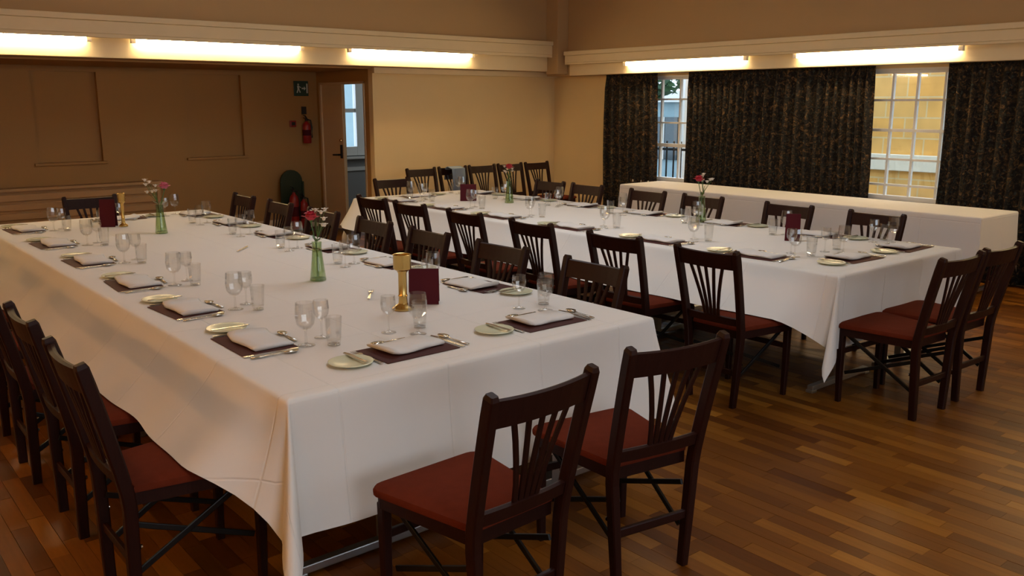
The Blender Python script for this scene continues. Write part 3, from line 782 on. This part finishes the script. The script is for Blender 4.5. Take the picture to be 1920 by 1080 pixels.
def place(me, name, cx, cy, rz, lx, ly, z, rot, label, cat, group):
    o = bpy.data.objects.new(name, me); COL.objects.link(o)
    x, y = P(cx, cy, rz, lx, ly); o.location = (x, y, z); o.rotation_euler = (0, 0, math.radians(rz + rot))
    return tag(o, label, cat, group)
def drink(ms, name, cx, cy, rz, lx, ly, label, group):
    x, y = P(cx, cy, rz, lx, ly)
    t = thing(name, (x, y, CT), random.uniform(0, 3))
    for me, nm in zip(ms, ('bowl', 'stem', 'foot')):
        o = bpy.data.objects.new(nm, me); COL.objects.link(o); o.parent = t
    tag(t, label, 'glass', group)
rs = random.Random(21)
def setting(cx, cy, rz, where, g):
    j = lambda a: rs.uniform(-a, a)
    rz = rz + j(2.5)
    place(MATME, 'place_mat', cx, cy, rz, 0, 0, CT, j(2), 'burgundy place mat at the ' + where, 'place mat', 'place mats')
    place(rs.choice(NAPS), 'napkin', cx, cy, rz, 0.012 + j(0.01), 0.018 + j(0.008), CT + 0.0022, j(5), 'folded white napkin at the ' + where, 'napkin', 'folded napkins')
    place(PLME, 'side_plate', cx, cy, rz, -0.275, -0.015 + j(0.01), CT, 0, 'pale side plate at the ' + where, 'plate', 'side plates')
    place(BK, 'butter_knife', cx, cy, rz, -0.245, -0.085, CT + 0.0138, j(4), 'small butter knife on plate, ' + where, 'knife', 'butter knives')
    place(KN, 'dinner_knife', cx, cy, rz, 0.188, -0.115, CT, j(3), 'steel dinner knife at the ' + where, 'knife', 'dinner knives')
    place(SP, 'soup_spoon', cx, cy, rz, 0.222, -0.10, CT, j(4), 'steel soup spoon at the ' + where, 'spoon', 'soup spoons')
    place(FK, 'dinner_fork', cx, cy, rz, -0.186, -0.10, CT, j(3), 'steel dinner fork at the ' + where, 'fork', 'dinner forks')
    place(DS, 'dessert_spoon', cx, cy, rz, 0.085, 0.145, CT, 90 + j(4), 'dessert spoon lying across top, ' + where, 'spoon', 'dessert spoons')
    drink(GOB, 'water_goblet', cx, cy, rz, 0.165 + j(0.015), 0.165 + j(0.015), 'large water goblet at the ' + where, 'water goblets')
    drink(WIN_G, 'wine_glass', cx, cy, rz, 0.085 + j(0.015), 0.265 + j(0.015), 'slim wine glass at the ' + where, 'wine glasses')
    drink(TUMB, 'glass_tumbler', cx, cy, rz, 0.235 + j(0.012), 0.255 + j(0.012), 'straight tumbler at the ' + where, 'tumblers')
def seat_row(table, side, i, n): return '%s setting from the front, %s side of %s table' % (ORD[i], side, table)
for i, y in enumerate((3.33, 4.10, 4.88, 5.76, 6.64, 7.55)): setting(AX0 + 0.20, y, -90, seat_row('near', 'left', i, 6), 'A')
for i, y in enumerate((3.66, 4.52, 5.28, 6.10, 6.92, 7.68)): setting(AX1 - 0.17, y, 90, seat_row('near', 'right', i, 6), 'A')
setting(1.83, AY0 + 0.245, 0, 'left setting on the front end of near table', 'A')
setting(2.54, AY0 + 0.25, 0, 'right setting on the front end of near table', 'A')
for i, y in enumerate((3.27, 4.08, 4.97, 5.86, 6.68, 7.5)): setting(BX0 + 0.20, y, -90, seat_row('far', 'left', i, 6), 'B')
for i, y in enumerate((3.52, 4.36, 5.19, 6.01, 6.82, 7.6)): setting(BX1 - 0.165, y, 90, seat_row('far', 'right', i, 6), 'B')
setting(5.13, BY0 + 0.25, 0, 'left setting on the front end of far table', 'B')
setting(5.78, BY0 + 0.245, 0, 'right setting on the front end of far table', 'B')
setting(2.2, AY1 - 0.25, 180, 'only setting on the rear end of near table', 'A')
setting(5.15, BY1 - 0.25, 180, 'only setting on the rear end of far table', 'B')

# ------------------------------------------------------------------ vases and flowers
def vase(x, y, lean, bloom_mat, word, label_v, place_w):
    t = thing('flower_vase', (x, y, CT))
    MB().lathe([(0.044, 0.0), (0.045, 0.006), (0.038, 0.06), (0.030, 0.13), (0.026, 0.18), (0.0275, 0.213), (0.0255, 0.213), (0.0242, 0.18), (0.028, 0.13), (0.035, 0.06), (0.039, 0.016), (0.001, 0.014)], 20, cap=False).build('glass_body', VASEG, t, smooth=True)
    MB().lathe([(0.001, 0), (0.043, 0.0), (0.044, 0.005), (0.040, 0.013), (0.001, 0.013)], 20).build('base', VASEG, t, smooth=True)
    tag(t, label_v, 'vase', 'green glass bud vases')
    r = random.Random(int(x * 100 + y * 10))
    # bloom
    c = thing('carnation', (x, y, CT))
    top = Vector((lean[0] * 0.9, lean[1] * 0.9, 0.34))
    MB().tube([(0.004, 0, 0.018), (0.004, 0.002, 0.13), (lean[0] * 0.25, lean[1] * 0.25, 0.22), top - Vector((0, 0, 0.02))], 0.0028, 6).build('stem', STEM, c)
    mb = MB()
    for ring, (n, rr, hh) in enumerate(((6, 0.016, 0.040), (8, 0.033, 0.032), (10, 0.047, 0.014))):
        for k in range(n):
            a = 2 * PI * (k + 0.5 * ring) / n + r.uniform(-.15, .15)
            d = Vector((math.cos(a), math.sin(a), 0)); s = Vector((-d.y, d.x, 0))
            b = top + d * 0.004
            p1 = top + d * rr * 0.6 + Vector((0, 0, hh * 0.8)); p2 = top + d * rr + Vector((0, 0, hh + r.uniform(-.004, .004)))
            w = 0.017
            mb.add([b - s * 0.003, b + s * 0.003, p1 + s * w, p2 + s * w * 0.7, p2 + d * 0.004, p2 - s * w * 0.7, p1 - s * w], [(0, 1, 2, 6), (2, 3, 4, 5), (2, 5, 6)])
    mb.ball((top.x, top.y, top.z + 0.016), 0.031, 8, 5, 0.8, 0.15)
    mb.build('bloom', bloom_mat, c)
    MB().lathe([(0.003, -0.022), (0.009, -0.012), (0.010, 0.004)], 8, (top.x, top.y, top.z)).build('calyx', STEM, c)
    tag(c, '%s carnation in the green vase %s' % (word, place_w), 'flower', 'carnations')
    w = thing('white_flower_spray', (x, y, CT))
    mb = MB().tube([(-0.004, 0, 0.018), (-0.002, -0.002, 0.2), (-lean[0] * 0.5, -lean[1] * 0.5, 0.30)], 0.0022, 5)
    tips = []
    for k in range(7):
        a = r.uniform(0, 2 * PI); q = r.uniform(0.02, 0.055)
        tips.append(Vector((-lean[0] * 0.8 + q * math.cos(a), -lean[1] * 0.8 + q * math.sin(a), 0.30 + r.uniform(0, 0.11))))
        mb.tube([(-lean[0] * 0.2, -lean[1] * 0.2, 0.235), tuple(tips[-1] - Vector((0, 0, 0.004)))], 0.0013, 4)
    mb.build('stem', STEM, w)
    for tp in tips:
        mb = MB()
        for k in range(6):
            a = 2 * PI * k / 6; d = Vector((math.cos(a), math.sin(a), 0.35)) * 0.024; s = Vector((-math.sin(a), math.cos(a), 0)) * 0.010
            mb.add([tp, tp + d * 0.6 + s, tp + d, tp + d * 0.6 - s], [(0, 1, 2, 3)])
        mb.ball(tuple(tp), 0.011, 6, 4); mb.build('bloom', WHITEFL, w)
    for k in range(4):
        a = r.uniform(0, 2 * PI); d = Vector((math.cos(a), math.sin(a), 0.5)); s = Vector((-math.sin(a), math.cos(a), 0)) * 0.009
        b = Vector((0, 0, 0.215))
        MB().add([b, b + d * 0.03 + s, b + d * 0.065, b + d * 0.03 - s], [(0, 1, 2, 3)]).build('leaf', LEAF, w)
    tag(w, 'small white flower spray in the vase %s' % place_w, 'flower', 'white flower sprays')
vase(2.165, 6.73, (0.04, -0.03), PINKFL, 'pink', 'green glass bud vase at the rear of the near table', 'at the rear of the near table')
vase(2.219, 4.344, (-0.022, 0.018), REDFL, 'red', 'green glass bud vase halfway along the near table', 'halfway along the near table')
vase(5.503, 6.668, (-0.01, -0.01), REDFL, 'red', 'green glass bud vase at the rear of the far table', 'at the rear of the far table')
vase(6.0 - 0.2, 4.55, (-0.03, 0.02), REDFL, 'red', 'green glass bud vase on the front half of the far table', 'on the front half of the far table')

# ------------------------------------------------------------------ brass candlesticks, menu cards
def candlestick(x, y, sc, label):
    t = thing('brass_candlestick', (x, y, CT))
    MB().lathe([(0.001, 0), (0.055 * sc, 0), (0.056 * sc, 0.008), (0.046 * sc, 0.016), (0.028 * sc, 0.024), (0.024 * sc, 0.03)], 20).build('base', BRASS, t, smooth=True)
    MB().lathe([(0.024 * sc, 0.03), (0.022 * sc, 0.06), (0.025 * sc, 0.066), (0.022 * sc, 0.072), (0.022 * sc, 0.175), (0.030 * sc, 0.186)], 16).build('column', BRASS, t, smooth=True)
    MB().lathe([(0.030 * sc, 0.186), (0.044 * sc, 0.194), (0.046 * sc, 0.200), (0.046 * sc, 0.258), (0.049 * sc, 0.262), (0.046 * sc, 0.264), (0.040 * sc, 0.262), (0.038 * sc, 0.225), (0.001, 0.222)], 20).build('cup', BRASS, t, smooth=True)
    tag(t, label, 'candlestick', 'brass candlesticks')
candlestick(2.196, 3.45, 0.92, 'tall brass candlestick beside the burgundy card at the near table front')
candlestick(2.06, 7.30, 0.6, 'thin brass candlestick at the rear of the near table')
def menu_card(x, y, rz, w, h, label):
    t = thing('menu_card', (x, y, CT), math.radians(rz))
    for s in (-1, 1):
        d = 0.035
        mb = MB().add([(-w / 2, s * d, 0), (w / 2, s * d, 0), (w / 2, 0, h), (-w / 2, 0, h), (-w / 2, s * (d + 0.003), 0), (w / 2, s * (d + 0.003), 0), (w / 2, s * 0.003, h), (-w / 2, s * 0.003, h)],
                      [(0, 1, 2, 3), (7, 6, 5, 4), (0, 4, 5, 1), (1, 5, 6, 2), (2, 6, 7, 3), (3, 7, 4, 0)])
        mb.build('card_panel', MENU, t)
    tag(t, label, 'menu card', 'burgundy tent cards')
menu_card(2.35, 3.5, -38, 0.145, 0.17, 'burgundy tent card beside the tall brass candlestick')
menu_card(1.97, 7.37, -32, 0.115, 0.215, 'dark burgundy tent card at the rear of the near table')
menu_card(5.31, 7.08, -40, 0.16, 0.165, 'burgundy tent card at the rear of the far table')
menu_card(5.50, 3.50, -60, 0.10, 0.19, 'dark burgundy tent card near the front of the far table')
# two loose long knives in the middle of the near table
place(KN, 'serving_knife', 2.259, 5.544, -40, 0, 0, CT, 0, 'lone knife lying in the middle of the near table', 'knife', None)
place(FK, 'serving_fork', 2.18, 3.74, -35, 0, 0, CT, 0, 'lone fork lying behind the tall brass candlestick', 'fork', None)

# ================================================================== ALCOVE OBJECTS
rad = thing('radiator_cover', (0, 0, 0))
MB().box(-0.6, 3.60, 11.22, 11.30, 0.06, 0.735).build('back_board', SLATM, rad)
for z in (0.10, 0.205, 0.31, 0.415, 0.52, 0.625): MB().box(-0.6, 3.60, 11.18, 11.22, z, z + 0.075).build('slat', SLATM, rad, bevel=0.006)
MB().box(-0.64, 3.64, 11.14, 11.322, 0.735, 0.77).build('top_board', SLATM, rad, bevel=0.006)
for xx in (-0.62, 3.58): MB().box(xx, xx + 0.04, 11.16, 11.31, 0, 0.735).build('end_panel', SLATM, rad)
tag(rad, 'long cream radiator cover with horizontal slats along the alcove wall', 'radiator')

sg = thing('exit_sign', (5.66, ALC - 0.02, 1.907))
MB().box(-0.105, 0.105, 0, 0.02, -0.10, 0.10).build('sign_panel', SIGNG, sg, bevel=0.003)
mb = MB().ball((-0.045, -0.002, 0.052), 0.014, 8, 4)
def flat(mb, pts): mb.add([(x, -0.003, z) for x, z in pts] + [(x, 0.0, z) for x, z in pts], [tuple(range(len(pts)))] + [(i, i + len(pts), (i + 1) % len(pts) + len(pts), (i + 1) % len(pts)) for i in range(len(pts))])
flat(mb, [(-0.062, 0.034), (-0.036, 0.036), (-0.030, -0.012), (-0.056, -0.012)])
flat(mb, [(-0.056, -0.010), (-0.040, -0.010), (-0.058, -0.060), (-0.074, -0.056)])
flat(mb, [(-0.044, -0.010), (-0.030, -0.010), (-0.012, -0.052), (-0.026, -0.058)])
flat(mb, [(-0.036, 0.034), (-0.034, 0.022), (-0.008, 0.006), (-0.004, 0.016)])
mb.build('running_figure', SIGNW, sg)
mb = MB(); flat(mb, [(0.005, -0.008), (0.005, 0.010), (0.040, 0.010), (0.040, 0.028), (0.066, 0.001), (0.040, -0.026), (0.040, -0.008)]); mb.build('arrow', SIGNW, sg)
mb = MB(); flat(mb, [(0.074, -0.062), (0.074, 0.066), (0.094, 0.066), (0.094, -0.062)]); mb.build('doorway_symbol', SIGNW, sg)
tag(sg, 'dark green fire exit sign with pale running figure high on alcove wall', 'sign')

def extinguisher(name, x, y, z, hgt, rad_, label):
    t = thing(name, (x, y, z))
    MB().lathe([(0.001, 0), (rad_ * 0.9, 0), (rad_, 0.012), (rad_, hgt * 0.78), (rad_ * 0.85, hgt * 0.88), (rad_ * 0.35, hgt * 0.96), (rad_ * 0.3, hgt)], 16).build('cylinder_body', REDP, t, smooth=True)
    MB().lathe([(0.018, hgt), (0.020, hgt + 0.03), (0.012, hgt + 0.04)], 10).build('valve', BLACKP, t)
    MB().sweep([(0.01, 0, hgt + 0.03), (-0.03, -0.02, hgt + 0.075), (-0.06, -0.04, hgt + 0.08)], 0.018, 0.008).sweep([(0.01, 0, hgt + 0.02), (-0.06, -0.04, hgt + 0.045)], 0.016, 0.008).build('squeeze_handle', BLACKP, t)
    MB().tube([(0.012, -0.01, hgt + 0.02), (rad_ * 0.8, -0.03, hgt + 0.01), (rad_ * 1.08, -0.03, hgt * 0.7), (rad_ * 1.05, -0.03, hgt * 0.25)], 0.011, 7).build('hose', BLACKP, t)
    MB().lathe([(rad_ * 1.005, hgt * 0.35), (rad_ * 1.006, hgt * 0.36), (rad_ * 1.006, hgt * 0.60), (rad_ * 1.005, hgt * 0.61)], 16, cap=False).build('label_band', MENU, t)
    tag(t, label, 'extinguisher')
extinguisher('fire_extinguisher', 5.69, ALC - 0.066, 1.17, 0.30, 0.058, 'red fire extinguisher hung on the alcove wall below the exit sign')
MB().box(5.655, 5.725, ALC - 0.012, ALC, 1.56, 1.665).build('wall_plate', BLACKP)
tag(bpy.data.objects['wall_plate'], 'black notice plate above the wall-hung red extinguisher', 'plate')
cp = thing('fire_call_point', (5.51, ALC - 0.035, 1.435))
MB().box(-0.043, 0.043, 0, 0.035, -0.043, 0.043).build('housing', REDP, cp, bevel=0.006)
MB().box(-0.026, 0.026, -0.003, 0, -0.02, 0.024).build('break_glass', BLACKP, cp)
tag(cp, 'small red fire alarm call point left of the hung extinguisher', 'alarm')
gb = thing('fire_point_stand', (5.39, 11.20, 0))
pts = [(-0.16, 0.0), (0.16, 0.0), (0.16, 0.66)] + [(0.16 * math.cos(a), 0.66 + 0.16 * math.sin(a)) for a in [PI * k / 10 for k in range(1, 10)]] + [(-0.16, 0.66)]
n = len(pts)
MB().add([(x, 0.0, z) for x, z in pts] + [(x, 0.03, z) for x, z in pts], [tuple(range(n)), tuple(range(2 * n - 1, n - 1, -1))] + [(i, i + n, (i + 1) % n + n, (i + 1) % n) for i in range(n)]).build('back_panel', GREENP, gb)
MB().box(-0.17, 0.17, -0.26, 0.03, 0.0, 0.03).build('base_tray', GREENP, gb, bevel=0.004)
for s in (-1, 1): MB().box(s * 0.16 - 0.012, s * 0.16 + 0.012, -0.02, 0.0, 0.03, 0.66).build('side_rail', GREENP, gb)
tag(gb, 'dark green round-topped fire point stand in the alcove corner', 'stand')
extinguisher('floor_extinguisher', 5.35, 11.07, 0.03, 0.50, 0.062, 'red extinguisher standing on the green stand, left one')
extinguisher('floor_extinguisher', 5.48, 11.05, 0.03, 0.40, 0.058, 'shorter red extinguisher standing on the green stand, right one')

# ================================================================== OUTSIDE
tag(MB().box(9.3, 40, -10, 40, -0.4, -0.3).build('paved_yard', STONE_D), 'grey paved yard outside the windows', 'ground')['kind'] = 'structure'
b = thing('stone_building', (13.0, 0, 0))
MB().box(0, 3, 1.0, 9.0, -0.3, 5.0).build('wall', STONE, b)
MB().box(-0.10, 0, 1.0, 9.0, 0.72, 0.96).build('stone_band', CREAMB, b, bevel=0.01)
MB().box(-0.05, 0, 1.0, 9.0, -0.3, 0.72).build('plinth', STONE, b)
tag(b, 'yellow stone building outside the right-hand window', 'building')
b = thing('clad_building', (19.0, 0, 0))
MB().box(0, 4, 13.0, 22.0, -0.3, 1.75).build('wall', TEAL, b)
MB().box(-0.15, 4.1, 12.9, 22.1, 1.75, 2.05).build('roof_edge', WHITE, b)
for k in range(7):
    y = 13.4 + k * 1.2
    f = MB().box(-0.05, 0, y, y + 0.95, 0.2, 1.35).build('window', DARKG, b)
    MB().box(-0.07, -0.05, y + 0.45, y + 0.5, 0.2, 1.35).build('glazing_bar', WHITE, f)
tag(b, 'low blue-grey building seen through the left-hand window', 'building')
t = thing('tree', (15.6, 13.9, 0))
MB().tube([(0, 0, -0.3), (0.1, 0, 1.4), (0, 0.1, 2.6)], 0.16, 8, [0.2, 0.15, 0.1]).build('trunk', BARK, t)
mb = MB(); r = random.Random(5)
for k in range(900):
    d = Vector((r.gauss(0, 1), r.gauss(0, 1), r.gauss(0, 1))).normalized() * (1.35 * r.uniform(0.5, 1) ** 0.4)
    c = Vector((0, 0, 3.0)) + Vector((d.x, d.y, d.z * 0.9)); s = 0.16
    u = Vector((r.gauss(0, 1), r.gauss(0, 1), r.gauss(0, 1))).normalized(); v = u.orthogonal().normalized()
    mb.add([c - u * s, c - v * s * 0.5, c + u * s, c + v * s * 0.5], [(0, 1, 2, 3)])
mb.build('foliage', FOLI, t)
tag(t, 'green leafy tree outside the left-hand window', 'tree')
rl = thing('yard_railing', (11.4, 0, 0))
for z in (0.15, 0.95): MB().box(-0.02, 0.02, 8.6, 11.6, z, z + 0.04).build('rail', BLACKM, rl)
for k in range(20):
    y = 8.65 + k * 0.15; MB().box(-0.01, 0.01, y, y + 0.02, -0.3, 1.1).build('bar', BLACKM, rl)
tag(rl, 'black metal yard railing outside the left-hand window', 'railing')
pp = MB().box(12.0, 12.12, 9.86, 9.98, -0.3, 2.6).build('white_post', WHITE)
tag(pp, 'white post standing outside the left-hand window', 'post')
